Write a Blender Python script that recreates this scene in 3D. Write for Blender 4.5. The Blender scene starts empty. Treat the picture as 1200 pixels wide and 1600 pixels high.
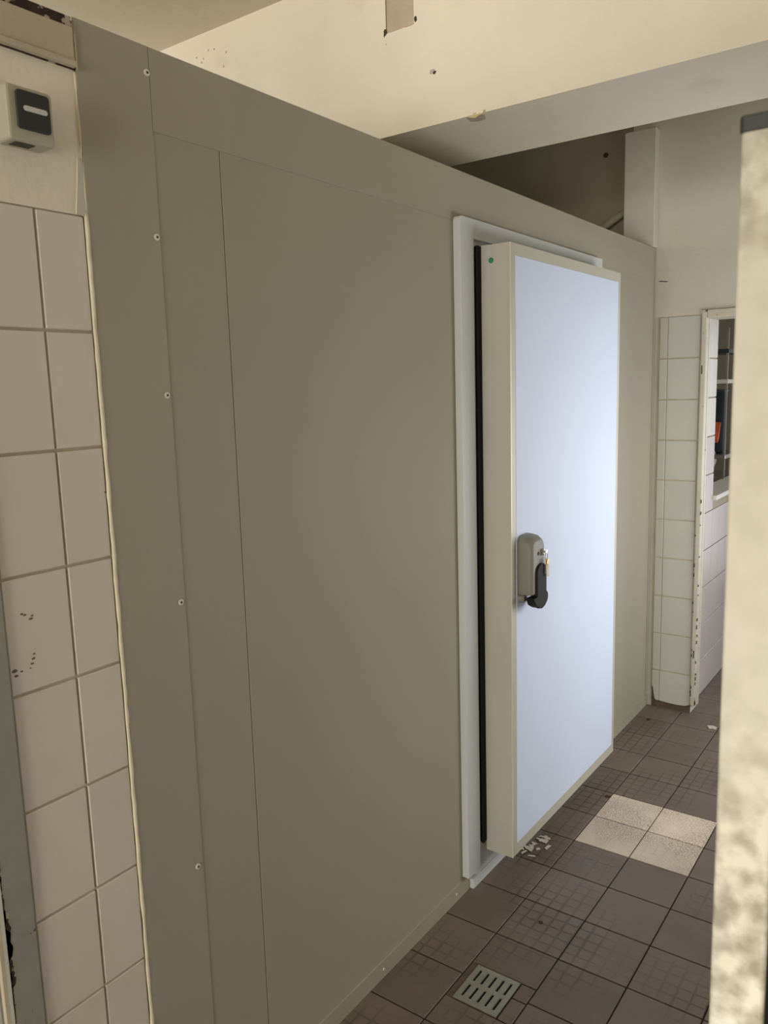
import bpy, bmesh, math, random
from mathutils import Vector, Matrix
random.seed(7)
S = bpy.context.scene
COL = S.collection

# ------------------------------------------------------------------ camera
F_PX, YAW, PITCH, ROLL = 1245.3, -0.6288, -0.1529, -0.0292
cy, sy, cp, sp = math.cos(YAW), math.sin(YAW), math.cos(PITCH), math.sin(PITCH)
fw = Vector((sy*cp, cy*cp, sp)); rt = Vector((cy, -sy, 0)); up = rt.cross(fw)
r2 = rt*math.cos(ROLL) + up*math.sin(ROLL); u2 = -rt*math.sin(ROLL) + up*math.cos(ROLL)
cam = bpy.data.cameras.new('camera')
cam.sensor_fit = 'VERTICAL'; cam.sensor_height = 36.0; cam.lens = 36.0*F_PX/1600
cam.clip_start = 0.02
cam.dof.use_dof = True; cam.dof.focus_distance = 2.3; cam.dof.aperture_fstop = 12.0
co = bpy.data.objects.new('camera', cam); COL.objects.link(co)
co.matrix_world = Matrix(((r2.x, u2.x, -fw.x, 1.2651), (r2.y, u2.y, -fw.y, 0.0),
                          (r2.z, u2.z, -fw.z, 1.6917), (0, 0, 0, 1)))
S.camera = co

# ------------------------------------------------------------------ world, lights, exposure
S.view_settings.view_transform = 'Standard'; S.view_settings.look = 'None'
S.view_settings.exposure = 0.0; S.view_settings.gamma = 1.0
S.view_settings.use_curve_mapping = False
w = bpy.data.worlds.new('world'); S.world = w; w.use_nodes = True
bg = w.node_tree.nodes['Background']
bg.inputs[0].default_value = (0.75, 0.86, 1.0, 1); bg.inputs[1].default_value = 0.6

def area(name, loc, d, sx, sz, power, col):
    l = bpy.data.lights.new(name, 'AREA'); l.shape = 'RECTANGLE'; l.size = sx; l.size_y = sz
    l.energy = power; l.color = col
    o = bpy.data.objects.new(name, l); COL.objects.link(o); o.location = loc
    o.rotation_euler = Vector(d).to_track_quat('-Z', 'Z').to_euler()
    return o
WARM = (1.0, 0.95, 0.85); COOL = (0.86, 0.93, 1.0)
area('daylight_back_door', (1.0, -3.95, 1.2), (0, 1, 0), 1.3, 2.1, 122, WARM)
area('added_fill_back_left', (-1.5, -3.95, 1.9), (0, 1, 0), 2.1, 1.3, 150, WARM)  # unseen source added to brighten the beam above the partition
area('added_fill_outer', (-2.95, 0.9, 1.5), (1, 0, 0), 1.5, 1.3, 34, WARM)  # unseen source added to brighten the ceiling and the beam's left part
area('daylight_right_window', (1.57, 3.56, 1.15), (-1, 0, 0), 0.8, 1.6, 27, (1.0, 0.97, 0.92))
area('kitchen_fill_light', (-0.9, 5.0, 2.95), (0, 0, -1), 0.3, 1.0, 6, WARM)  # fill added without a fixture to brighten the shelf behind the hatch
area('daylight_kitchen_window', (1.75, 6.94, 1.1), (0, -1, 0), 1.5, 2.0, 24, COOL)

# ------------------------------------------------------------------ materials
def mat(name, col, rough=0.6, metal=0.0, spec=0.5, var=0.0, vscale=3.0, bump=0.0, bscale=60.0, randv=0.0,
        stain=None, stain_scale=6.0, stain_lo=0.6, stain_hi=0.7, coat=0.0, stain_detail=6.0, rvar=0.0, bands=None):
    m = bpy.data.materials.new(name); m.use_nodes = True
    nt = m.node_tree; N = nt.nodes; L = nt.links; b = N['Principled BSDF']
    b.inputs['Base Color'].default_value = (*col, 1); b.inputs['Roughness'].default_value = rough
    b.inputs['Metallic'].default_value = metal; b.inputs['Specular IOR Level'].default_value = spec
    b.inputs['Coat Weight'].default_value = coat
    geo = N.new('ShaderNodeNewGeometry'); pos = geo.outputs['Position']
    last = None
    def mixc(f, a, c, mode='MIX'):
        x = N.new('ShaderNodeMix'); x.data_type = 'RGBA'; x.blend_type = mode
        for s, v in ((x.inputs[0], f), (x.inputs[6], a), (x.inputs[7], c)):
            if hasattr(v, 'links'): L.new(v, s)
            elif isinstance(v, (int, float)): s.default_value = v
            else: s.default_value = (*v, 1)
        return x.outputs[2]
    def noise(sc, det=4.0):
        n = N.new('ShaderNodeTexNoise'); n.inputs['Scale'].default_value = sc; n.inputs['Detail'].default_value = det
        L.new(pos, n.inputs['Vector']); return n.outputs['Fac']
    def rng(v, a, c, lo=0.0, hi=1.0):
        r = N.new('ShaderNodeMapRange'); r.inputs[1].default_value = a; r.inputs[2].default_value = c
        r.inputs[3].default_value = lo; r.inputs[4].default_value = hi; L.new(v, r.inputs[0]); return r.outputs[0]
    m['_'] = 0
    if var:
        last = mixc(rng(noise(vscale), 0.3, 0.7), tuple(c*(1-var) for c in col), tuple(min(1, c*(1+var)) for c in col))
    if randv:
        oi = N.new('ShaderNodeObjectInfo'); f = rng(oi.outputs['Random'], 0, 1, 1-randv, 1+randv)
        last = mixc(1.0, last if last is not None else col, f, 'MULTIPLY')
    if stain:
        sf = rng(noise(stain_scale, stain_detail), stain_lo, stain_hi)
        if bands:                                 # second colour is strongest above / below given heights
            sx = N.new('ShaderNodeSeparateXYZ'); L.new(pos, sx.inputs[0])
            def mth(op, a, c):
                q = N.new('ShaderNodeMath'); q.operation = op; L.new(a, q.inputs[0]); L.new(c, q.inputs[1]); return q.outputs[0]
            sf = mth('MULTIPLY', sf, mth('MAXIMUM', rng(sx.outputs['Z'], bands[0], bands[1], 0.12, 1), rng(sx.outputs['Z'], bands[2], bands[3], 0.12, 1)))
        last = mixc(sf, last if last is not None else col, stain)
    if last is not None: L.new(last, b.inputs['Base Color'])
    if rvar: L.new(rng(noise(vscale*1.7), 0.35, 0.65, rough-rvar, rough+rvar), b.inputs['Roughness'])
    if bump:
        bm_ = N.new('ShaderNodeBump'); bm_.inputs['Strength'].default_value = bump; bm_.inputs['Distance'].default_value = 0.004
        L.new(noise(bscale, 3.0), bm_.inputs['Height']); L.new(bm_.outputs[0], b.inputs['Normal'])
    m['h'] = 0; del m['h']; del m['_']
    return m

M = {}
M['chip'] = mat('chipped_glaze', (0.17, 0.14, 0.105), 0.9)
M['plaster'] = mat('plaster', (0.74, 0.69, 0.585), 0.9, spec=0.2, var=0.05, vscale=2.2, bump=0.35, bscale=45, stain=(0.56, 0.5, 0.4), stain_scale=3.5, stain_lo=0.62, stain_hi=0.85)
M['ceiling'] = mat('ceiling_paint', (0.66, 0.60, 0.49), 0.95, spec=0.1, var=0.04, vscale=1.5, bump=0.15)
M['beam_under'] = M['plaster']
M['wall_low'] = mat('grey_plaster', (0.60, 0.575, 0.50), 0.9, spec=0.2, var=0.06, vscale=2.5, bump=0.3, bscale=40, stain=(0.4, 0.36, 0.3), stain_scale=4, stain_lo=0.64, stain_hi=0.8)
M['wall_up'] = mat('cream_wall_paint', (0.82, 0.765, 0.65), 0.9, spec=0.2, var=0.05, vscale=3, bump=0.35, bscale=40, stain=(0.6, 0.55, 0.45), stain_scale=9, stain_lo=0.6, stain_hi=0.8)
M['wall_shade'] = mat('shaded_wall', (0.34, 0.305, 0.235), 0.95, spec=0.1, var=0.06, vscale=2, bump=0.3)  # wall plaster darkened to the shaded tone above the cold room
M['tan'] = mat('tan_filler', (0.46, 0.39, 0.31), 0.9, spec=0.1, var=0.07, vscale=25, bump=0.2)
M['yellow'] = mat('yellowed_plaster', (0.52, 0.43, 0.24), 0.9, var=0.25, vscale=60)
M['dirt'] = mat('dark_hole', (0.05, 0.04, 0.03), 0.95)
M['grout'] = mat('grout', (0.50, 0.45, 0.36), 0.95, spec=0.1, var=0.12, vscale=15)
M['fgrout'] = mat('floor_grout', (0.035, 0.027, 0.02), 0.95, spec=0.1, var=0.2, vscale=12)
M['dim'] = mat('dull_wall_paint', (0.45, 0.42, 0.37), 0.9, spec=0.2, var=0.05)
M['mortar'] = mat('brown_mortar', (0.10, 0.075, 0.055), 0.9, var=0.2, vscale=30)
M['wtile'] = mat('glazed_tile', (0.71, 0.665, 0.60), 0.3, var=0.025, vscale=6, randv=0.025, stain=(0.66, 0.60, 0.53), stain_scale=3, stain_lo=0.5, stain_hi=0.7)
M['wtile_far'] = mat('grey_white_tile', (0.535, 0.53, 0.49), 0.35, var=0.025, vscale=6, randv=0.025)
M['ptile'] = mat('lilac_tile', (0.56, 0.49, 0.475), 0.35, var=0.04, vscale=3, randv=0.03)
M['panel'] = mat('cream_sheet_panel', (0.375, 0.35, 0.28), 0.62, spec=0.3, var=0.02, vscale=2, bump=0.02, bscale=250)
M['trim'] = mat('trim_profile', (0.38, 0.355, 0.285), 0.6, spec=0.3, var=0.02)
M['bead'] = mat('sealant', (0.70, 0.65, 0.5), 0.6, var=0.1, vscale=20, bump=0.2)
M['frame'] = mat('white_frame_plastic', (0.62, 0.65, 0.665), 0.4, var=0.02)
M['door'] = mat('white_door_sheet', (0.69, 0.785, 0.99), 0.6, var=0.012, vscale=3, spec=0.4)
M['edge'] = mat('anodised_profile', (0.55, 0.535, 0.465), 0.5, metal=0.15, var=0.03, vscale=4)
M['alu'] = mat('bright_arris', (0.85, 0.82, 0.72), 0.3, metal=0.4)
M['black'] = mat('black_rubber', (0.008, 0.008, 0.008), 0.7, spec=0.2)
M['plastic_black'] = mat('black_plastic', (0.010, 0.011, 0.012), 0.6, spec=0.25)
M['plastic_grey'] = mat('grey_plastic', (0.24, 0.235, 0.21), 0.5, var=0.03)
M['slot'] = mat('screw_recess', (0.05, 0.045, 0.04), 0.7)
M['screw'] = mat('screw_head', (0.72, 0.69, 0.6), 0.3, spec=0.7)
M['green'] = mat('green_sticker', (0.03, 0.27, 0.10), 0.5)
M['chrome'] = mat('chrome', (0.75, 0.73, 0.7), 0.2, metal=1.0)
M['brass'] = mat('brass_key', (0.72, 0.58, 0.36), 0.35, metal=0.8)
M['tag'] = mat('key_tag', (0.72, 0.62, 0.48), 0.5)
M['sw_body'] = mat('switch_body', (0.44, 0.42, 0.335), 0.45, var=0.03)
M['sw_rock'] = mat('switch_rocker', (0.03, 0.033, 0.033), 0.45)
M['sw_bar'] = mat('switch_marker', (0.62, 0.63, 0.60), 0.4)
M['lintel'] = mat('painted_steel', (0.50, 0.45, 0.34), 0.5, var=0.06, vscale=12, stain=(0.4, 0.33, 0.22), stain_scale=9, stain_lo=0.58, stain_hi=0.75)
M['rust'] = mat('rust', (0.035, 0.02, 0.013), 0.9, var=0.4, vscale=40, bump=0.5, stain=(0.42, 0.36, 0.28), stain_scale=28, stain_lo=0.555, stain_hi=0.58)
M['gframe'] = mat('grey_peeling_paint', (0.31, 0.31, 0.275), 0.5, var=0.06, vscale=15, stain=(0.04, 0.028, 0.02), stain_scale=55, stain_lo=0.70, stain_hi=0.715, bump=0.2)
M['cream_leaf'] = mat('cream_door_paint', (0.62, 0.55, 0.43), 0.5, var=0.04)
M['fframe'] = mat('cream_peeling_paint', (0.54, 0.515, 0.43), 0.45, var=0.06, vscale=8, stain=(0.10, 0.075, 0.05), stain_scale=50, stain_lo=0.68, stain_hi=0.70, bump=0.2)
M['post'] = mat('worn_steel', (0.82, 0.81, 0.715), 0.6, metal=0.1, var=0.05, vscale=6, rvar=0.1, stain=(0.42, 0.385, 0.31), stain_scale=42, stain_lo=0.40, stain_hi=0.62, stain_detail=5.0, bands=(1.755, 1.80, 1.50, 1.36))
M['cap'] = mat('dark_grey_cap', (0.02, 0.024, 0.022), 0.5)
M['drain'] = mat('drain_steel', (0.33, 0.335, 0.29), 0.45, metal=0.5, var=0.08, vscale=30)
M['paper'] = mat('paper', (0.62, 0.57, 0.49), 0.8)
M['leafbit'] = mat('dark_crumb', (0.05, 0.03, 0.02), 0.8)
M['white'] = mat('white_board', (0.8, 0.78, 0.73), 0.5)
M['darksteel'] = mat('dark_appliance', (0.05, 0.06, 0.075), 0.35, metal=0.5)
M['orange'] = mat('orange_cloth', (0.75, 0.15, 0.05), 0.7)
M['steel'] = mat('steel', (0.5, 0.48, 0.45), 0.3, metal=0.9)
M['pipe'] = mat('dusty_pipe', (0.36, 0.32, 0.24), 0.8, var=0.1, vscale=20)

def floor_mat(name, col, groove, size, patt):
    """glazed floor tile with a moulded grid that is worn away in places (fine relief)"""
    m = bpy.data.materials.new(name); m.use_nodes = True
    nt = m.node_tree; N = nt.nodes; L = nt.links; b = N['Principled BSDF']
    b.inputs['Specular IOR Level'].default_value = 0.45
    tc = N.new('ShaderNodeTexCoord'); geo = N.new('ShaderNodeNewGeometry'); oi = N.new('ShaderNodeObjectInfo')
    def noise(sc, vec, det=3.0):
        n = N.new('ShaderNodeTexNoise'); n.inputs['Scale'].default_value = sc; n.inputs['Detail'].default_value = det
        L.new(vec, n.inputs['Vector']); return n.outputs['Fac']
    def rng(v, a, c, lo=0.0, hi=1.0):
        r = N.new('ShaderNodeMapRange'); r.inputs[1].default_value = a; r.inputs[2].default_value = c
        r.inputs[3].default_value = lo; r.inputs[4].default_value = hi; L.new(v, r.inputs[0]); return r.outputs[0]
    def math_(op, a, c):
        x = N.new('ShaderNodeMath'); x.operation = op
        for i, v in enumerate((a, c)):
            if hasattr(v, 'links'): L.new(v, x.inputs[i])
            else: x.inputs[i].default_value = v
        return x.outputs[0]
    # wobbly copy of the tile's own coordinates
    nz = N.new('ShaderNodeTexNoise'); nz.inputs['Scale'].default_value = 25; L.new(geo.outputs['Position'], nz.inputs['Vector'])
    vm = N.new('ShaderNodeVectorMath'); vm.operation = 'SCALE'; vm.inputs[3].default_value = 0.006
    L.new(nz.outputs['Color'], vm.inputs[0])
    va = N.new('ShaderNodeVectorMath'); va.operation = 'ADD'; L.new(tc.outputs['Object'], va.inputs[0]); L.new(vm.outputs[0], va.inputs[1])
    vo_ = N.new('ShaderNodeVectorMath'); vo_.operation = 'ADD'; vo_.inputs[1].default_value = (size/2 if not patt else 0, size/2 if not patt else 0, 0)
    L.new(va.outputs[0], vo_.inputs[0])
    br = N.new('ShaderNodeTexBrick'); br.offset = 0.0; br.squash = 1.0
    br.inputs['Scale'].default_value = 1.0; br.inputs['Brick Width'].default_value = size; br.inputs['Row Height'].default_value = size
    br.inputs['Mortar Size'].default_value = 0.0058 if not patt else 0.004; br.inputs['Mortar Smooth'].default_value = 0.9
    L.new(vo_.outputs[0], br.inputs['Vector'])
    wear = rng(noise(2.6, geo.outputs['Position'], 2.0), 0.45, 0.62, 0.06, 1.0)
    g = math_('MULTIPLY', br.outputs['Fac'], wear)
    if patt:
        vo = N.new('ShaderNodeTexVoronoi'); vo.feature = 'DISTANCE_TO_EDGE'; vo.inputs['Scale'].default_value = 95
        L.new(tc.outputs['Object'], vo.inputs['Vector'])
        g2 = math_('MULTIPLY', rng(vo.outputs['Distance'], 0.02, 0.16, 1, 0), rng(noise(4, geo.outputs['Position'], 2.0), 0.42, 0.56, 0.15, 0.8))
        g = math_('MAXIMUM', math_('MULTIPLY', g, 0.6), g2)
    mx = N.new('ShaderNodeMix'); mx.data_type = 'RGBA'
    mx.inputs[6].default_value = (*col, 1); mx.inputs[7].default_value = (*groove, 1); L.new(g, mx.inputs[0])
    nn = rng(noise(5, geo.outputs['Position'], 5.0), 0.3, 0.7, 0.88, 1.12)
    rv = rng(oi.outputs['Random'], 0, 1, 0.9, 1.1)
    mu = N.new('ShaderNodeMix'); mu.data_type = 'RGBA'; mu.blend_type = 'MULTIPLY'; mu.inputs[0].default_value = 1
    L.new(mx.outputs[2], mu.inputs[6]); L.new(math_('MULTIPLY', nn, rv), mu.inputs[7])
    L.new(mu.outputs[2], b.inputs['Base Color'])
    L.new(rng(noise(9, geo.outputs['Position']), 0.3, 0.7, 0.42, 0.58), b.inputs['Roughness'])
    bp = N.new('ShaderNodeBump'); bp.inputs['Strength'].default_value = 0.45; bp.inputs['Distance'].default_value = 0.002; bp.invert = True
    L.new(g, bp.inputs['Height']); L.new(bp.outputs[0], b.inputs['Normal'])
    return m
M['ftile'] = floor_mat('brown_floor_tile', (0.165, 0.13, 0.108), (0.10, 0.076, 0.06), 0.0413, False)
M['pale'] = floor_mat('pale_floor_tile', (0.66, 0.565, 0.46), (0.33, 0.27, 0.205), 0.0344, True)

# ------------------------------------------------------------------ helpers
ORG = {}
def org(o): return ORG.get(o.name, Vector((0, 0, 0)))
def bbox_bm(lo, hi, bm=None, bev=0.0, seg=2):
    new = bm is None
    t = bmesh.new()
    bmesh.ops.create_cube(t, size=1)
    lo = Vector(lo); hi = Vector(hi)
    for v in t.verts: v.co = Vector(((lo[i]+hi[i])/2 + v.co[i]*(hi[i]-lo[i]) for i in range(3)))
    if bev: bmesh.ops.bevel(t, geom=t.edges[:], offset=bev, segments=seg, affect='EDGES', profile=0.5)
    if new: return t
    me = bpy.data.meshes.new('t'); t.to_mesh(me); t.free(); bm.from_mesh(me); bpy.data.meshes.remove(me)
    return bm
def prism(pts, axis, a, b, bm=None):
    """polygon in the two other axes, swept along `axis` from a to b"""
    t = bm or bmesh.new()
    def P(p, d):
        l = list(p); l.insert(axis, d); return Vector(l)
    A = [t.verts.new(P(p, a)) for p in pts]; B = [t.verts.new(P(p, b)) for p in pts]
    t.faces.new(A); t.faces.new(B[::-1])
    for i in range(len(pts)):
        j = (i+1) % len(pts); t.faces.new((A[j], A[i], B[i], B[j]))
    bmesh.ops.recalc_face_normals(t, faces=t.faces[:])
    return t
def tube(pts, r, n=10, bm=None):
    t = bm or bmesh.new()
    pts = [Vector(p) for p in pts]; rings = []
    for i, p in enumerate(pts):
        d = (pts[min(i+1, len(pts)-1)] - pts[max(i-1, 0)]).normalized()
        a = d.orthogonal().normalized() if i == 0 else (rings[-1][1] - d*rings[-1][1].dot(d)).normalized()
        c = d.cross(a); rr = r[i] if isinstance(r, (list, tuple)) else r
        rings.append(([t.verts.new(p + (a*math.cos(2*math.pi*k/n) + c*math.sin(2*math.pi*k/n))*rr) for k in range(n)], a))
    for (A, _), (B, _) in zip(rings, rings[1:]):
        for k in range(n): t.faces.new((A[k], A[(k+1) % n], B[(k+1) % n], B[k]))
    t.faces.new(rings[0][0][::-1]); t.faces.new(rings[-1][0])
    bmesh.ops.recalc_face_normals(t, faces=t.faces[:])
    return t
def rrect(x0, y0, x1, y1, r, n=5):
    out = []
    for cx, cy_, a0 in ((x1-r, y1-r, 0), (x0+r, y1-r, 90), (x0+r, y0+r, 180), (x1-r, y0+r, 270)):
        for k in range(n+1):
            a = math.radians(a0 + 90*k/n); out.append((cx+r*math.cos(a), cy_+r*math.sin(a)))
    return out
def obj(name, bm, m, parent=None, smooth=False, bev=0.0):
    """link a world-space bmesh as ONE object, origin at the middle of its base"""
    lo = Vector((min(v.co[i] for v in bm.verts) for i in range(3))); hi = Vector((max(v.co[i] for v in bm.verts) for i in range(3)))
    c = Vector(((lo.x+hi.x)/2, (lo.y+hi.y)/2, (lo.z+hi.z)/2))
    for v in bm.verts: v.co -= c
    me = bpy.data.meshes.new(name); bm.to_mesh(me); bm.free()
    for q in (m if isinstance(m, list) else [m]): me.materials.append(M[q])
    if smooth:
        for p in me.polygons: p.use_smooth = True
    o = bpy.data.objects.new(name, me); COL.objects.link(o)
    if parent: o.parent = parent; o.location = c - org(parent)
    else: o.location = c
    ORG[o.name] = c
    if bev:
        b = o.modifiers.new('bevel', 'BEVEL'); b.width = bev; b.segments = 2; b.limit_method = 'ANGLE'
    return o
def B(name, lo, hi, m, parent=None, bev=0.0): return obj(name, bbox_bm(lo, hi, None, bev), m, parent)
def put(name, mesh, loc, parent):
    o = bpy.data.objects.new(name, mesh); COL.objects.link(o); o.parent = parent
    o.location = Vector(loc) - org(parent); ORG[o.name] = Vector(loc); return o
def tag(o, label=None, cat=None, group=None, kind=None):
    for k, v in (('label', label), ('category', cat), ('group', group), ('kind', kind)):
        if v: o[k] = v
    return o
def thing(name, label, cat, loc, group=None):
    o = bpy.data.objects.new(name, None); COL.objects.link(o); o.location = loc; ORG[o.name] = Vector(loc)
    o.empty_display_size = 0.1
    return tag(o, label, cat, group)
TM = {}
def tile_mesh(dx, dy, dz, m, bev=0.0015):
    k = (round(dx, 3), round(dy, 3), round(dz, 3), m)
    if k not in TM:
        bm = bbox_bm((-dx/2, -dy/2, -dz/2), (dx/2, dy/2, dz/2), None, bev, 1)
        me = bpy.data.meshes.new('tile'); bm.to_mesh(me); bm.free(); me.materials.append(M[m]); TM[k] = me
    return TM[k]

# ------------------------------------------------------------------ large structure
FY_ = 4.05
CZ = 3.03                                     # ceiling height
flr = tag(B('floor', (-3, -4.0, -0.12), (2.7, 7, -0.005), 'fgrout'), 'brown tiled floor with a patch of four pale tiles', 'floor', kind='structure')
ceil = tag(B('ceiling', (-3.15, -4.15, CZ), (2.85, 7.15, CZ+0.12), 'ceiling'), 'plain cream painted ceiling in front of the beam', 'ceiling', kind='structure')
# room walls
def multi(boxes):
    bm = bmesh.new()
    for lo, hi in boxes: bbox_bm(lo, hi, bm)
    return bm
wb = obj('wall_back', multi([((-3.15, -4.15, -0.12), (-2.6, -4.0, CZ)), ((-0.4, -4.15, -0.12), (0.3, -4.0, CZ)), ((1.7, -4.15, -0.12), (2.85, -4.0, CZ)),
                             ((0.3, -4.15, -0.12), (1.7, -4.0, 0.1)), ((0.3, -4.15, 2.35), (1.7, -4.0, CZ)),
                             ((-2.6, -4.15, -0.12), (-0.4, -4.0, 1.2)), ((-2.6, -4.15, 2.6), (-0.4, -4.0, CZ))]), 'plaster')
tag(wb, 'plastered wall behind the viewer with an added wide window', 'wall', kind='structure')
wr = obj('wall_right', multi([((2.7, -4.0, -0.12), (2.85, 0.9, CZ)), ((1.6, 0.75, -0.12), (2.7, 0.9, CZ)),
                              ((1.6, 0.9, -0.12), (1.75, 3.1, CZ)), ((1.6, 4.0, -0.12), (1.75, FY_, CZ)), ((2.7, FY_, -0.12), (2.85, 7, CZ)),
                              ((1.6, 3.1, -0.12), (1.75, 4.0, 0.3)), ((1.6, 3.1, 2.0), (1.75, 4.0, CZ))]), 'dim')
tag(wr, 'plastered wall on the right with a window facing the cold room', 'wall', kind='structure')
wo = obj('wall_outer', multi([((-3.15, -4.0, -0.12), (-3.0, 0.1, CZ)), ((-3.15, 1.7, -0.12), (-3.0, 7, CZ)),
                              ((-3.15, 0.1, -0.12), (-3.0, 1.7, 0.8)), ((-3.15, 0.1, 2.2), (-3.0, 1.7, CZ))]), 'plaster')
tag(wo, 'far plaster wall behind the partition on the left', 'wall', kind='structure')
def window(name, axis, a0, a1, z0, z1, p, label):
    bm = bmesh.new(); t = 0.05
    def bx(u0, u1, v0, v1):
        if axis == 'y': bbox_bm((u0, p-0.03, v0), (u1, p+0.03, v1), bm)
        else: bbox_bm((p-0.03, u0, v0), (p+0.03, u1, v1), bm)
    bx(a0, a0+t, z0, z1); bx(a1-t, a1, z0, z1); bx(a0+t, a1-t, z0, z0+t); bx(a0+t, a1-t, z1-t, z1)
    tag(obj(name, bm, 'white'), label, 'window', kind='structure')
window('added_window_1', 'y', -2.6, -0.4, 1.2, 2.6, -4.08, 'added white framed window, unseen behind the viewer on the left')  # unseen opening added for the light on the beam
window('window_4', 'y', 0.3, 1.7, 0.1, 2.35, -4.08, 'white framed glazed opening behind the viewer')
window('added_window_5', 'x', 0.1, 1.7, 0.8, 2.2, -3.08, 'added white framed window, unseen in the outer wall')  # unseen opening added for the light on ceiling and beam
window('window_3', 'y', 0.95, 2.55, 0.1, 2.3, 7.08, 'white framed window in the end wall of the kitchen')
window('window_2', 'x', 3.1, 4.0, 0.3, 2.0, 1.68, 'white framed window in the right wall')

# beam: facing with the old patch left open, over a core
BY0, BY1, BZ = 2.245, 2.685, 2.5
px0, px1, pz0 = -0.305, -0.198, 2.808
beam = obj('ceiling_beam', multi([((-3, BY0+0.02, BZ), (2.7, BY1, CZ)), ((-3, BY0, BZ), (px0, BY0+0.02, CZ)),
                                  ((px1, BY0, BZ), (2.7, BY0+0.02, CZ)), ((px0, BY0, BZ), (px1, BY0+0.02, pz0))]), 'plaster')
tag(beam, 'deep cream plastered beam crossing the room above the cold room', 'beam', kind='structure')
# ragged patch (a filled chase) on the beam's face
bm = bmesh.new()
pts = [(-0.303, 2.806), (-0.28, 2.811), (-0.262, 2.807), (-0.24, 2.812), (-0.215, 2.811), (-0.2, 2.812), (-0.2, 2.87), (-0.203, 2.93), (-0.205, 3.03), (-0.304, 3.03), (-0.303, 2.9)]
prism(pts, 1, BY0+0.004, BY0+0.02, bm)
obj('filled_patch', bm, 'tan', beam)
def blob(c, r, sq=(1, 1, 1), seed=0, bm=None):
    rr = random.Random(seed); t = bmesh.new()
    bmesh.ops.create_icosphere(t, subdivisions=2, radius=r)
    for v in t.verts:
        k = 1 + rr.uniform(-0.28, 0.28)
        v.co = Vector((v.co.x*sq[0]*k, v.co.y*sq[1], v.co.z*sq[2]*k)) + Vector(c)
    if bm is None: return t
    me = bpy.data.meshes.new('t'); t.to_mesh(me); t.free(); bm.from_mesh(me); bpy.data.meshes.remove(me); return bm
for i, (x, z, q) in enumerate([(-0.29, 2.812, 0.008), (-0.268, 2.809, 0.006), (-0.243, 2.812, 0.008), (-0.222, 2.810, 0.006), (-0.207, 2.812, 0.007), (-0.3055, 2.86, 0.005), (-0.3055, 2.90, 0.006), (-0.1975, 2.87, 0.004)]):
    obj('plaster_chip', blob((x, BY0+0.012, z), q, (1.4, 1.0, 0.9), 60+i), 'plaster', beam)
obj('plug_hole', blob((-0.309, BY0, 2.812), 0.007, (0.8, 0.25, 1.7), 1), 'dirt', beam)
obj('plug_hole', blob((-0.192, BY0, 2.822), 0.006, (0.9, 0.25, 1.3), 2), 'dirt', beam)
obj('plug_hole', blob((-0.126, BY0, 2.652), 0.0055, (1, 0.25, 1), 3), 'dirt', beam)
obj('plaster_chip', blob((-0.134, BY0+0.001, 2.655), 0.013, (1, 0.12, 0.8), 4), 'tan', beam)
obj('plaster_chip', blob((-0.305, BY0+0.001, 2.778), 0.006, (1, 0.2, 0.6), 5), 'tan', beam)
obj('plaster_chip', blob((0.012, BY0+0.004, 2.503), 0.02, (1.3, 0.22, 0.5), 6), 'yellow', beam)
obj('plaster_chip', blob((0.002, BY0+0.03, 2.5), 0.02, (1.5, 1.6, 0.12), 7), 'tan', beam)
obj('plaster_chip', blob((0.045, BY0+0.001, 2.503), 0.006, (1, 0.3, 0.9), 8), 'yellow', beam)
for i in range(9):
    x = -1.22 + i*0.03 + random.uniform(-0.02, 0.02)
    obj('pock_mark', blob((x, BY0, 2.985-0.045*abs(i-4)*random.random()-0.02), 0.004, (1, 0.3, 1), 20+i), 'tan', beam)

# left wall: plaster over tiles, plus the doorway at its near end
WL = obj('wall_left', multi([((-0.14, 0.66, 0.0), (-0.0065, 0.882, 2.0055)), ((-0.14, 0.66, 2.0055), (-0.002, 0.882, 2.244)),
                             ((-0.14, -4.0, 0.0), (-0.002, -0.32, 2.244)), ((-0.14, -0.32, 2.06), (-0.002, 0.66, 2.244))]), ['grout'])
WL.data.materials.append(M['wall_up'])
for p in WL.data.polygons:
    if not (p.index < 6): p.material_index = 1
tag(WL, 'white tiled and plastered wall left of the cold room panels', 'wall', kind='structure')
zs = [2.006, 1.807, 1.603, 1.398, 1.194, 0.984, 0.776, 0.572, 0.368, 0.164, 0.0]
cols = [(0.6625, 0.7843), (0.7857, 0.8785)]
for a, b_ in zip(zs, zs[1:]):
    for y0, y1 in cols:
        h = a-b_-0.005
        put('tile', tile_mesh(0.007, y1-y0-0.003, h, 'wtile'), (-0.0055+random.uniform(-0.0006, 0.0006), (y0+y1)/2, b_+0.0025+h/2), WL)
# loose plaster edge and dark chips on the tiles
obj('plaster_lip', prism([(0.862, 2.006), (0.868, 2.05), (0.873, 2.1), (0.8805, 2.1), (0.8805, 2.004)], 0, -0.002, 0.001), 'wall_low', WL)
for i, (y, z, r) in enumerate([(0.694, 1.334, 0.0022), (0.699, 1.331, 0.0025), (0.709, 1.322, 0.003), (0.712, 1.327, 0.002), (0.707, 1.252, 0.003), (0.704, 1.244, 0.0025), (0.709, 1.26, 0.002), (0.672, 1.24, 0.004), (0.674, 1.231, 0.003), (0.684, 1.236, 0.0022), (0.8765, 1.52, 0.003), (0.70, 1.237, 0.0016)]):
    o = obj('tile_chip', blob((-0.002, y, z), r, (0.15, 1.3, 0.7), 40+i), 'chip', WL)
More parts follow.
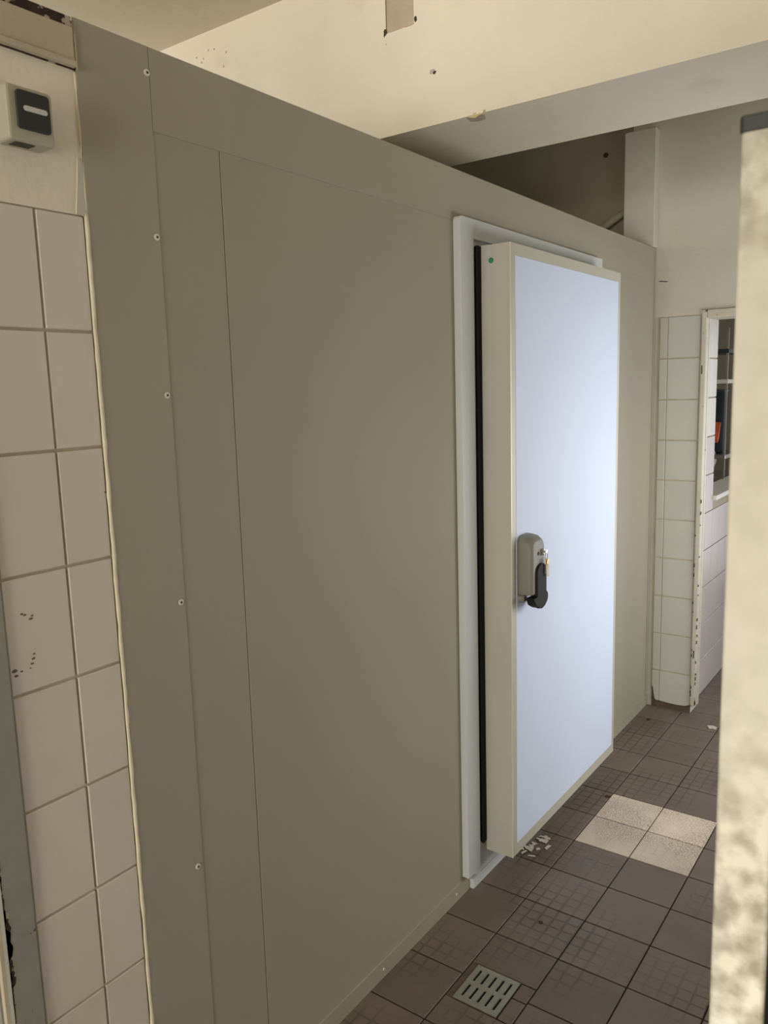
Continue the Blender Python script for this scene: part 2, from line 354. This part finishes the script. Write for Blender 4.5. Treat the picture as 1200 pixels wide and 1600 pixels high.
# steel lintel over that wall
LT = obj('trim_1', multi([((-0.14, -4.0, 2.2445), (0.006, 0.8805, 2.309)), ((0.006, -4.0, 2.2445), (0.0125, 0.8805, 2.2545))]), 'lintel', bev=0.002)
tag(LT, 'beige painted steel lintel with a rusted top edge', 'trim', kind='structure')
bm = bbox_bm((-0.10, -4.0, 2.3095), (0.003, 0.880, 2.3255))
obj('rusted_flange', bm, 'rust', LT)
obj('shadow_line', multi([((-0.02, -4.0, 2.2429), (0.002, 0.8805, 2.2444)), ((-0.02, 0.8806, 2.2425), (0.0035, 0.8822, 2.318)), ((0.0055, -4.0, 2.2546), (0.0066, 0.8805, 2.2564))]), 'rust', LT)  # dark strips painted in as shadow gaps around the lintel and its lip
obj('end_cap', bbox_bm((-0.02, 0.8823, 2.2425), (0.0045, 0.886, 2.30)), 'lintel', LT)
# doorway at the near end of the left wall
D1 = obj('door_1', multi([((-0.14, 0.595, 0), (-0.02, 0.66, 2.06)), ((-0.14, -0.32, 0), (-0.02, -0.255, 2.06)), ((-0.14, -0.255, 2.0), (-0.02, 0.595, 2.06))]), 'gframe')
tag(D1, 'grey steel door frame with peeling paint at the lower left', 'door', kind='structure')
B('frame_face', (-0.02, 0.606, 0.0), (0.004, 0.6605, 2.0), 'gframe', D1, 0.003)
B('jamb_lining', (-0.135, 0.599, 0.0), (-0.011, 0.6065, 1.999), 'cream_leaf', D1, 0.001)
B('door_leaf', (-0.135, -0.25, 0.01), (-0.1, 0.594, 1.995), 'cream_leaf', D1, 0.002)
bm = bmesh.new()
for i in range(34):
    z = 0.42 + i*0.021 + random.uniform(-0.02, 0.02); h = random.choice((0.006, 0.01, 0.016, 0.03)); wd = random.uniform(0.0015, 0.004)
    if 14 < i < 19: h, wd = 0.03, 0.010
    prism([(0.6062, z-h), (0.6062+wd*0.7, z-h*0.8), (0.6062+wd, z-h*0.3), (0.6062+wd*0.6, z+h*0.1), (0.6062+wd*0.95, z+h*0.6), (0.6062, z+h)], 0, 0.0036, 0.0043, bm)
obj('bare_rust', bm, 'rust', D1)

# far wall, its tiles, doorway and boxed stub
FY = 4.05
WF = obj('wall_far', multi([((-3, FY+0.006, -0.12), (0.226, FY+0.15, 2.0)), ((-0.12, FY+0.001, 2.0), (0.226, FY+0.15, CZ)), ((0.226, FY+0.001, 2.022), (1.17, FY+0.15, CZ)), ((1.17, FY+0.006, -0.12), (2.7, FY+0.15, CZ))]), 'wall_low')
obj('shaded_wall_part', bbox_bm((-3, FY+0.001, 2.0), (-0.1202, FY+0.15, CZ)), 'wall_shade', WF)  # darker wall part, shade of the recess put into its colour
tag(WF, 'end wall with white tiles below grey plaster, beside the doorway', 'wall', kind='structure')
fz = [2.0] + [0.2*k for k in range(9, 0, -1)] + [0.03]
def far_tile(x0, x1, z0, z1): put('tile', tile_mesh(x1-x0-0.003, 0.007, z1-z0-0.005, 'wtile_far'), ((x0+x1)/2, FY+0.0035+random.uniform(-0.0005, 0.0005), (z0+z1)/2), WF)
for a, b_ in zip(fz, fz[1:]):
    last = b_ < 0.1
    if last:
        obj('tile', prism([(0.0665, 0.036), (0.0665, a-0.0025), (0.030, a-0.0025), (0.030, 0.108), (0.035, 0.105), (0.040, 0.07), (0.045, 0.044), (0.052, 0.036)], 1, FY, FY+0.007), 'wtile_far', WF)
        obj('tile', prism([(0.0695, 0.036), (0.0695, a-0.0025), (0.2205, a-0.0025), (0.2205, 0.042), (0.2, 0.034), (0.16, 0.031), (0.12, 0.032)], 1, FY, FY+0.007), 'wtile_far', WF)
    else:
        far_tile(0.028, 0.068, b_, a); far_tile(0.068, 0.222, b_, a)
bm = bmesh.new()
x = 1.235
while x < 1.5:
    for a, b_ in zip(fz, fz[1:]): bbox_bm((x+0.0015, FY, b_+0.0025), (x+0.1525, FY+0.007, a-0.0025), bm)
    x += 0.154
tag(obj('tiling', bm, 'wtile_far', WF), kind='stuff')
obj('grout_backing', multi([((0.02, FY+0.004, 0.03), (0.222, FY+0.008, 2.002)), ((1.235, FY+0.004, 0.03), (1.59, FY+0.008, 2.002))]), 'grout', WF)
obj('dirt_edge', prism([(0.028, 0.0), (0.028, 0.12), (0.04, 0.11), (0.047, 0.06), (0.06, 0.036), (0.12, 0.034), (0.225, 0.045), (0.225, 0.0)], 1, FY+0.002, FY+0.0065), 'mortar', WF)
for i, (x, z) in enumerate([(-0.312, 2.846)]):
    obj('bolt_hole', tube([(-0.256, FY-0.004, 2.806), (-0.256, FY+0.004, 2.806)], 0.012, 12), 'dirt', WF)
# boxed stub standing on the cold room's far corner
obj('crack', prism([(0.02, 2.17), (0.06, 2.165), (0.06, 2.168), (0.02, 2.174)], 1, FY-0.0005, FY+0.002), 'dirt', WF)
ST = tag(B('trim_2', (-0.142, 3.992, 2.331), (0.008, FY+0.002, 2.873), 'wall_low', None, 0.004), 'pale plastered box standing above the far corner of the cold room', 'trim', kind='structure')
# far doorway frame
D2 = obj('door_2', multi([((0.228, FY-0.012, 0.045), (0.2515, FY+0.03, 2.02)), ((0.2515, FY-0.012, 1.98), (1.15, FY+0.16, 2.02)), ((1.15, FY-0.012, 0.0), (1.18, FY+0.16, 2.02))]), 'fframe', bev=0.004)
tag(D2, 'cream doorway frame with chipped paint at the end of the passage', 'door', kind='structure')
obj('frame_stop', multi([((0.238, FY+0.0305, 0.04), (0.2535, FY+0.055, 1.98))]), 'fframe', D2, bev=0.002)
obj('hinge_slot', bbox_bm((0.233, FY-0.0135, 1.72), (0.2375, FY-0.011, 1.76)), 'dirt', D2)
obj('hinge_slot', bbox_bm((0.2365, FY-0.0135, 0.30), (0.241, FY-0.011, 0.34)), 'dirt', D2)
bm = bmesh.new()
for i in range(30):
    z = 0.05 + (i/30)**1.6*1.1; x = random.choice((0.2285, 0.2505)) + random.uniform(-0.0015, 0.0015); h = random.uniform(0.006, 0.025)
    prism([(x-0.002, z), (x+0.0025, z+0.003), (x+0.002, z+h), (x-0.0015, z+h*0.8)], 1, FY-0.0132, FY-0.011, bm)
obj('bare_patches', bm, 'rust', D2)

# ------------------------------------------------------------------ floor tiles
s, gx, gy = 0.2067, 0.1865, 3.0477
g = 0.0045
TOP = 0.0
def ftile(x0, x1, y0, y1, m='ftile'):
    dx, dy = x1-x0-g, y1-y0-g
    o = put('tile', tile_mesh(dx, dy, 0.012, m, 0.001), ((x0+x1)/2, (y0+y1)/2, TOP-0.006+random.uniform(-0.0004, 0.0004)), flr)
    return o
dr = (0.2095, 0.3455, 1.712, 1.861)          # the drain's opening
rest = bmesh.new()
for k in range(-2, 13):
    for j in range(-16, 24):
        x0, x1 = gx+k*s, gx+(k+1)*s; y0, y1 = gy-(j+1)*s, gy-j*s
        if k < -1 and y1 > 0.8: continue
        if x1 > 2.69 or (x1 > 1.6 and 0.75 < y1 < 4.25): continue
        if k == -1 and y0 > 0.66: x0 = 0.002 if y0 < 4.0 else x0
        if k == -1 and y0 > 4.0: continue
        if y0 < -1.6 or y1 > 6.95: continue
        if k in (0, 1) and j in (0, 1): tag(ftile(x0, x1, y0, y1, 'pale'), 'pale beige replacement tile'); continue
        if k == 0 and abs(y0-1.8075) < 0.01:
            ftile(x0, x1, dr[3]+0.003, y1); ftile(dr[1]+0.002, x1, 1.80, dr[3]+0.003); continue
        if k == 0 and abs(y1-1.8075) < 0.01:
            ftile(x0, x1, y0, dr[2]-0.003); ftile(dr[1]+0.002, x1, dr[2]-0.003, 1.80); continue
        if x0 < 1.25 and 1.15 < y0 and y1 < 5.6: ftile(x0, x1, y0, y1)
        else: bbox_bm((x0+g/2, y0+g/2, TOP-0.012), (x1-g/2, y1-g/2, TOP), rest)
tag(obj('tiling', rest, 'ftile', flr), kind='stuff')

# floor drain
dt = thing('floor_drain', 'square grey steel floor drain grate with ten slots', 'drain', ((dr[0]+dr[1])/2, (dr[2]+dr[3])/2, 0))
def grate():
    bm = bmesh.new()
    x0, x1, y0, y1 = dr; z0, z1 = -0.003, 0.0015
    W, H = x1-x0, y1-y0
    sx = [x0 + W*(0.14 + 0.18*i) for i in range(5)]; hw = 0.0038
    ys = [(y0+H*0.12, y0+H*0.46), (y0+H*0.56, y0+H*0.90)]
    edges = [x0] + [e for c in sx for e in (c-hw, c+hw)] + [x1]
    for i in range(0, len(edges), 2): bbox_bm((edges[i], y0, z0), (edges[i+1], y1, z1), bm)
    for c in sx:
        for a, b_ in ((y0, ys[0][0]), (ys[0][1], ys[1][0]), (ys[1][1], y1)): bbox_bm((c-hw, a, z0), (c+hw, b_, z1), bm)
    return bm
obj('grate', grate(), 'drain', dt)
obj('mortar_bed', multi([((0.189, 1.70, -0.006), (0.2085, 1.865, -0.0012)), ((0.2085, 1.862, -0.006), (0.346, 1.8655, -0.0012)), ((0.2085, 1.7075, -0.006), (0.346, 1.7115, -0.0012))]), 'mortar', flr)
obj('sump', bbox_bm((dr[0]+0.004, dr[2]+0.004, -0.0049), (dr[1]-0.004, dr[3]-0.004, -0.0042)), 'black', dt)

# ------------------------------------------------------------------ cold room
PH, PY0, PY1 = 2.328, 0.884, 4.034
CR = thing('cold_room', 'cream panelled cold room partition running along the left of the passage', 'cold room', (-0.03, 2.45, 0))
B('wall_panel', (-0.08, PY0+0.002, 0.0), (0.0, 1.2045, PH-0.004), 'panel', CR, 0.0012)
B('wall_panel', (-0.08, 1.2065, 0.0), (0.0, 2.165, PH-0.004), 'panel', CR, 0.0012)
B('wall_panel', (-0.08, 2.1655, 0.0), (-0.001, 3.2645, PH-0.004), 'panel', CR, 0.0012)
B('wall_panel', (-0.08, 3.265, 0.0), (0.0, PY1, PH-0.004), 'panel', CR, 0.0012)
B('roof_panel', (-2.0, PY0, 2.25), (-0.0805, PY1, PH-0.006), 'panel', CR)
B('side_panel', (-2.0, PY0-0.001, 0.0), (-0.15, PY0+0.06, 2.25), 'panel', CR)
B('corner_strip', (-0.0005, PY0, 0.0), (0.0016, 1.0385, PH), 'trim', CR, 0.0006)
B('top_strip', (-0.0005, 1.0395, 2.1805), (0.0013, PY1, PH), 'trim', CR, 0.0006)
B('end_strip', (-0.05, PY1+0.001, 0.06), (0.003, FY, PH), 'trim', CR, 0.001)
def base(y0, y1, name='base_strip'):
    return obj(name, prism([(0.0, 0.0), (0.0055, 0.0), (0.0055, 0.0517), (0.0, 0.0525)], 1, y0, y1), 'trim', CR)
base(1.0395, 2.165); base(3.265, 3.90); base(3.902, 4.035)
def screw(y, z, x=0.0016, r=0.0064):
    bm = tube([(x-0.002, y, z), (x+0.0016, y, z), (x+0.0022, y, z)], [r, r, r*0.7], 14)
    n0 = len(bm.faces)
    tube([(x, y, z), (x+0.0026, y, z)], r*0.38, 8, bm)
    for f in list(bm.faces)[n0:]: f.material_index = 1
    return obj('screw', bm, ['screw', 'slot'], CR)
for y, z in ((1.033, 2.281), (1.030, 1.989), (1.0285, 1.692), (1.027, 1.276), (1.0235, 0.695)): screw(y, z)
for y in (1.664, 2.078, 1.25): screw(y, 0.027, 0.0065, 0.0042)
# cream sealant bead along the panel's near edge
rr = random.Random(5); pts = []; rad = []
for i in range(90):
    z = 0.0 + 2.01*i/89
    pts.append((-0.001, 0.8815+rr.uniform(-0.0006, 0.0006), z)); rad.append(0.0036+rr.uniform(-0.0006, 0.0008))
obj('sealant_bead', tube(pts, rad, 8), 'bead', CR, True)
pts = [(-0.001, 0.8825+rr.uniform(-0.0005, 0.0005), 1.995+0.245*i/15) for i in range(16)]
obj('sealant_bead', tube(pts, [0.0012+0.0016*abs(math.sin(i*0.5)) for i in range(16)], 8), 'bead', CR, True)
# door surround
obj('door_frame', prism([(2.130, 0.060), (2.130, 2.183), (2.134, 2.19), (2.142, 2.193), (3.28, 2.193), (3.28, 2.135), (2.21, 2.135), (2.21, 0.040), (2.165, 0.058)], 0, -0.001, 0.024), 'frame', CR, bev=0.0015)
B('door_reveal', (-0.001, 2.205, 0.035), (0.012, 3.27, 2.137), 'frame', CR, 0.001)
B('door_sill', (-0.001, 2.168, 0.0), (0.02, 3.264, 0.035), 'frame', CR, 0.002)

# ------------------------------------------------------------------ door leaf
DX0, DX1, DY0, DY1, DZ0, DZ1 = 0.026, 0.126, 2.251, 3.209, 0.108, 2.119
DR = thing('cold_room_door', 'thick white cold room door with grey edging, bluish front and black seal', 'door', (0.07, 2.73, 0.108))
obj('edge_profile', multi([((DX0, DY0, DZ0), (DX1, DY0+0.035, DZ1)), ((DX0, DY1-0.03, DZ0), (DX1, DY1, DZ1)),
                           ((DX0, DY0+0.035, DZ1-0.038), (DX1, DY1-0.03, DZ1)), ((DX0, DY0+0.035, DZ0), (DX1, DY1-0.03, DZ0+0.042))]), 'edge', DR)
B('door_panel', (DX0+0.002, DY0+0.033, DZ0+0.040), (DX1+0.0015, DY1-0.026, DZ1-0.036), 'door', DR, 0.001)
B('bright_arris', (DX1-0.0015, DY0-0.0012, DZ0), (DX1+0.0012, DY0+0.0018, DZ1), 'alu', DR)
obj('seal', tube([(0.021, 2.236, 0.140), (0.021, 2.236, 0.146), (0.021, 2.236, 1.1), (0.021, 2.236, 2.112), (0.021, 2.236, 2.118)], [0.006, 0.0085, 0.0085, 0.0085, 0.006], 12), 'black', DR, False)
B('seal_lip', (0.014, 2.236, 0.142), (0.0265, 2.252, 2.117), 'black', DR)
obj('green_sticker', tube([(0.061, DY0-0.0006, 2.072), (0.061, DY0+0.0005, 2.072)], 0.0088, 20), 'green', DR)
# handle: grey body, black pull lever, lock
hx0, hx1 = DX1+0.0015, 0.181
def handle_body():
    bm = bmesh.new()
    def ring(x, y0, y1, z0, z1, r):
        out = []
        for p in rrect(y0, z0, y1, z1, r, 6):
            out.append(bm.verts.new((x, p[0], p[1])))
        return out
    rings = []
    for x, i, rt_, dz in ((hx0, 0.0, 0.03, 0.0), (hx0+0.012, 0.0, 0.03, 0.0), (hx0+0.036, 0.001, 0.03, 0.004), (hx1-0.009, 0.003, 0.03, 0.010), (hx1-0.003, 0.006, 0.028, 0.015), (hx1, 0.011, 0.024, 0.021)):
        y0, y1, z0, z1 = 2.288+i, 2.386-i, 1.018+i*0.4, 1.212-dz
        pts = []
        rb = 0.006
        for cx, cz, r, a0 in ((y1-rt_, z1-rt_, rt_, 0), (y0+rt_, z1-rt_, rt_, 90), (y0+rb, z0+rb, rb, 180), (y1-rb, z0+rb, rb, 270)):
            for k in range(7):
                a = math.radians(a0+90*k/6); pts.append(bm.verts.new((x, cx+r*math.cos(a), cz+r*math.sin(a))))
        rings.append(pts)
    for A, C in zip(rings, rings[1:]):
        n = len(A)
        for k in range(n): bm.faces.new((A[k], A[(k+1) % n], C[(k+1) % n], C[k]))
    bm.faces.new(rings[0][::-1]); bm.faces.new(rings[-1])
    bmesh.ops.recalc_face_normals(bm, faces=bm.faces[:])
    return bm
H = obj('handle', handle_body(), 'plastic_grey', DR, True)
tag(H, 'grey plastic handle body with black lever')
# black lever: arched top, straight shank, bulged lower grip that turns back to the door
lev = [(2.309, 1.090), (2.313, 1.104), (2.325, 1.114), (2.343, 1.119), (2.360, 1.116), (2.373, 1.106), (2.378, 1.09), (2.378, 1.022), (2.389, 1.012), (2.391, 0.999), (2.384, 0.984),
       (2.366, 0.972), (2.345, 0.967), (2.322, 0.972), (2.300, 0.985), (2.284, 1.004), (2.280, 1.011), (2.309, 1.013)]
obj('lever', prism([(p[0], p[1]) for p in lev], 0, hx1-0.004, hx1+0.009), 'plastic_black', H, bev=0.003)
obj('lever_grip', prism([(2.284, 1.012), (2.30, 0.985), (2.33, 0.97), (2.36, 0.972), (2.384, 0.988), (2.388, 1.012)], 0, hx0+0.03, hx1-0.003), 'plastic_black', H, bev=0.004)
obj('fixing_boss', tube([(hx0-0.001, 2.306, 1.004), (hx0+0.014, 2.306, 1.004), (hx0+0.02, 2.306, 1.004)], [0.015, 0.015, 0.01], 16), 'plastic_grey', H)
obj('lock_hole', tube([(hx1-0.002, 2.331, 1.152), (hx1+0.0008, 2.331, 1.152)], 0.0062, 12), 'dirt', H)
obj('lock_cylinder', tube([(hx1-0.004, 2.362, 1.153), (hx1+0.006, 2.362, 1.153), (hx1+0.0075, 2.362, 1.153)], [0.0115, 0.0115, 0.009], 16), 'chrome', H)
# bunch of keys in the lock
KX = hx1+0.014
K = thing('key', 'small brass keys on a ring hanging from the lock of the cold room door', 'keys', (KX, 2.362, 1.10))
obj('key_shank', bbox_bm((hx1+0.0077, 2.3605, 1.150), (KX+0.001, 2.3635, 1.157)), 'chrome', K)
obj('key_bow', tube([(KX-0.001, 2.362, 1.1535), (KX+0.0012, 2.362, 1.1535)], 0.0095, 14), 'chrome', K)
ring_pts = [(KX+0.0025*math.cos(a)*0.6, 2.362+0.010*math.sin(a), 1.1385+0.0115*math.cos(a)) for a in [2*math.pi*k/20 for k in range(21)]]
obj('key_ring', tube(ring_pts, 0.0011, 6), 'chrome', K)
obj('hanging_key', prism([(2.352, 1.124), (2.356, 1.131), (2.366, 1.132), (2.373, 1.126), (2.372, 1.116), (2.366, 1.109), (2.3655, 1.086), (2.359, 1.082), (2.3585, 1.109), (2.353, 1.115)], 0, KX-0.003, KX-0.001), 'brass', K)
obj('hanging_key', prism([(2.362, 1.122), (2.366, 1.130), (2.376, 1.131), (2.381, 1.124), (2.379, 1.114), (2.374, 1.108), (2.376, 1.088), (2.37, 1.083), (2.367, 1.108), (2.362, 1.113)], 0, KX+0.001, KX+0.003), 'brass', K)
obj('key_tag', prism(rrect(2.360, 1.072, 2.373, 1.112, 0.003, 3), 0, KX+0.004, KX+0.006), 'tag', K)

# ------------------------------------------------------------------ wall switch
SW = thing('light_switch', 'grey surface mounted switch with black rocker and white bar on upper left plaster', 'switch', (0.0, 0.767, 2.133))
obj('switch_box', prism(rrect(0.728, 2.092, 0.806, 2.175, 0.007, 4), 0, -0.002, 0.042), 'sw_body', SW, bev=0.004)
RK = obj('rocker', prism(rrect(0.742, 2.110, 0.7985, 2.168, 0.006, 4), 0, 0.0415, 0.0465), 'sw_rock', SW, bev=0.0015)
obj('marker_bar', prism(rrect(0.7525, 2.1375, 0.793, 2.1455, 0.0039, 5), 0, 0.046, 0.0472), 'sw_bar', RK)
obj('cable_knockout', bbox_bm((0.012, 0.742, 2.0912), (0.034, 0.775, 2.0925)), 'slot', SW)

# ------------------------------------------------------------------ steel post on the right
PT = thing('steel_post', 'worn blotchy steel post with a dark grey cap close at right', 'post', (1.162, 0.57, 0))
obj('tube', prism(rrect(1.1435, 0.55, 1.1795, 0.588, 0.003, 4), 2, 0.004, 1.840), 'post', PT, True)
obj('cap', prism(rrect(1.1425, 0.549, 1.1805, 0.589, 0.003, 4), 2, 1.840, 1.850), 'cap', PT, bev=0.001)
obj('black_side_strip', bbox_bm((1.1796, 0.5545, 0.005), (1.1835, 0.5875, 1.838)), 'black', PT)  # black strip added along the post's right side
obj('foot', prism(rrect(1.135, 0.54, 1.188, 0.598, 0.004, 4), 2, 0.0, 0.005), 'post', PT)

# ------------------------------------------------------------------ bits lying about
def scrap(name, x, y, r, seed, m, label, cat, th=0.0012, group=None):
    rr = random.Random(seed); n = 9
    pts = [(x+r*rr.uniform(0.5, 1.1)*math.cos(2*math.pi*k/n), y+r*rr.uniform(0.4, 0.9)*math.sin(2*math.pi*k/n)) for k in range(n)]
    return tag(obj(name, prism(pts, 2, 0.0006, 0.0006+th), m), label, cat, group)
bm = bmesh.new(); rr = random.Random(3)
for cxy in ((0.074, 2.50), (0.095, 2.575)):
    for i in range(16):
        x = cxy[0]+rr.gauss(0, 0.014); y = cxy[1]+rr.gauss(0, 0.02); a = rr.uniform(0, 3.14); l = rr.uniform(0.006, 0.017); wd = rr.uniform(0.003, 0.007)
        c, s_ = math.cos(a), math.sin(a); z = 0.0008+rr.uniform(0, 0.003)
        q = [(x+c*u-s_*v, y+s_*u+c*v) for u, v in ((-l, -wd), (l, -wd*0.6), (l*0.8, wd), (-l*0.7, wd*0.8))]
        prism(q, 2, z, z+0.0012, bm)
tag(obj('paper_scraps', bm, 'paper'), 'crumbled white scraps on the floor under the cold room door', 'litter', kind='stuff')
scrap('paper_scrap', 0.363, 3.925, 0.028, 11, 'paper', 'single white paper scrap on the floor near the far doorway', 'litter', 0.004)
scrap('crumb', 0.282, 2.135, 0.009, 12, 'leafbit', 'dark crumb on the brown tiles between drain and pale tiles', 'litter', 0.003)
scrap('crumb', 0.178, 3.01, 0.014, 13, 'leafbit', 'dark crumb lying beside the corner of the pale tiles', 'litter', 0.003)
scrap('crumb', 0.075, 3.856, 0.012, 14, 'leafbit', 'dark crumb on the floor near the far corner of the cold room', 'litter', 0.003)
# slack pipe lying on the cold room's roof by the stub
tag(obj('pipe', tube([(-0.46, 4.0, PH+0.015), (-0.34, 4.01, PH+0.075), (-0.25, 4.02, PH+0.13), (-0.2, 4.025, PH+0.16), (-0.145, 4.028, PH+0.188)], 0.018, 12), 'pipe', None, True), 'dusty pipe rising from the cold room roof behind the plaster box', 'pipe')

# ------------------------------------------------------------------ kitchen beyond the far doorway
WK = obj('wall_kitchen', multi([((0.09, 4.202, -0.005), (0.197, 4.47, CZ)), ((0.09, 4.47, -0.005), (0.197, 5.9, 1.05)), ((0.09, 4.47, 2.2), (0.197, 5.9, CZ)), ((0.09, 5.9, -0.005), (0.197, 7, CZ))]), 'grout')
tag(WK, 'lilac white tiled wall seen through the far doorway, with a hatch', 'wall', kind='structure')
for k in range(10):
    for y0, y1 in ((4.203, 4.316), (4.316, 4.4685)):
        put('tile', tile_mesh(0.007, y1-y0-0.003, 0.195, 'ptile' if k < 7 else 'wtile'), (0.2, (y0+y1)/2, 0.2*k+0.1), WK)
    if k < 5:
        for q in range(9): put('tile', tile_mesh(0.007, 0.150, 0.195, 'ptile'), (0.2, 4.545+0.153*q, 0.2*k+0.1), WK)
B('hatch_sill', (0.06, 4.4705, 1.05), (0.222, 5.8995, 1.075), 'white', WK, 0.002)
tag(obj('wall_kitchen_far', multi([((-3.0, 7.0, -0.12), (0.95, 7.15, CZ)), ((2.55, 7.0, -0.12), (2.85, 7.15, CZ)), ((0.95, 7.0, -0.12), (2.55, 7.15, 0.1)), ((0.95, 7.0, 2.3), (2.55, 7.15, CZ))]), 'plaster'), 'plain end wall of the kitchen', 'wall', kind='structure')
KS = thing('kitchen_shelf', 'open shelf unit seen through the hatch beyond the doorway', 'shelf', (-0.1, 5.45, 0))
for z, m in ((1.06, 'steel'), (1.2, 'steel'), (1.665, 'white'), (1.85, 'darksteel')):
    B('shelf_board', (-0.45, 5.25, z), (0.082, 5.65, z+0.025), m, KS, 0.002)
for x in (-0.44, 0.066):
    for y in (5.255, 5.635): B('upright', (x, y, 0), (x+0.012, y+0.012, 2.0), 'steel', KS)
def pot(name, x, y, z, r, h, m, label, cat):
    bm = bmesh.new()
    prof = [(r*0.9, 0), (r, 0.02*h), (r, h), (r*1.04, h), (r*1.04, h*0.97), (r*0.96, h*0.97), (r*0.94, 0.06*h)]
    n = 20; R_ = [[bm.verts.new((x+a*math.cos(2*math.pi*k/n), y+a*math.sin(2*math.pi*k/n), z+b_)) for k in range(n)] for a, b_ in prof]
    for A, C in zip(R_, R_[1:]):
        for k in range(n): bm.faces.new((A[k], A[(k+1) % n], C[(k+1) % n], C[k]))
    bm.faces.new(R_[0][::-1]); bm.faces.new(R_[-1]); bmesh.ops.recalc_face_normals(bm, faces=bm.faces[:])
    return tag(obj(name, bm, m, None, True), label, cat)
pot('stock_pot', -0.07, 5.45, 1.2265, 0.115, 0.40, 'darksteel', 'tall dark pot standing on the shelf behind the hatch', 'pot')
tag(obj('cloth', prism([(5.27, 1.30), (5.30, 1.33), (5.335, 1.42), (5.325, 1.425), (5.29, 1.36), (5.265, 1.325)], 0, -0.04, 0.03), 'orange'), 'orange red cloth hanging in front of the dark pot', 'cloth')
def plate(y, i):
    bm = bmesh.new(); r = 0.105; n = 24; z = 0.965
    prof = [(0.0, 0.0), (r*0.6, 0.0), (r, 0.012), (r, 0.016), (r*0.58, 0.005)]
    R_ = [[bm.verts.new((-0.09+a*math.cos(2*math.pi*k/n), y+b_, 1.089+r+a*math.sin(2*math.pi*k/n))) for k in range(n)] for a, b_ in prof[1:]]
    for A, C in zip(R_, R_[1:]):
        for k in range(n): bm.faces.new((A[k], A[(k+1) % n], C[(k+1) % n], C[k]))
    bm.faces.new(R_[0]); bm.faces.new(R_[-1]); bmesh.ops.recalc_face_normals(bm, faces=bm.faces[:])
    return tag(obj('plate', bm, 'white', None, True), ('nearer', 'farther')[i] + ' white plate standing on edge on the lowest shelf behind the hatch', 'plate', 'plates on the hatch shelf')
plate(5.275, 0); plate(5.305, 1)
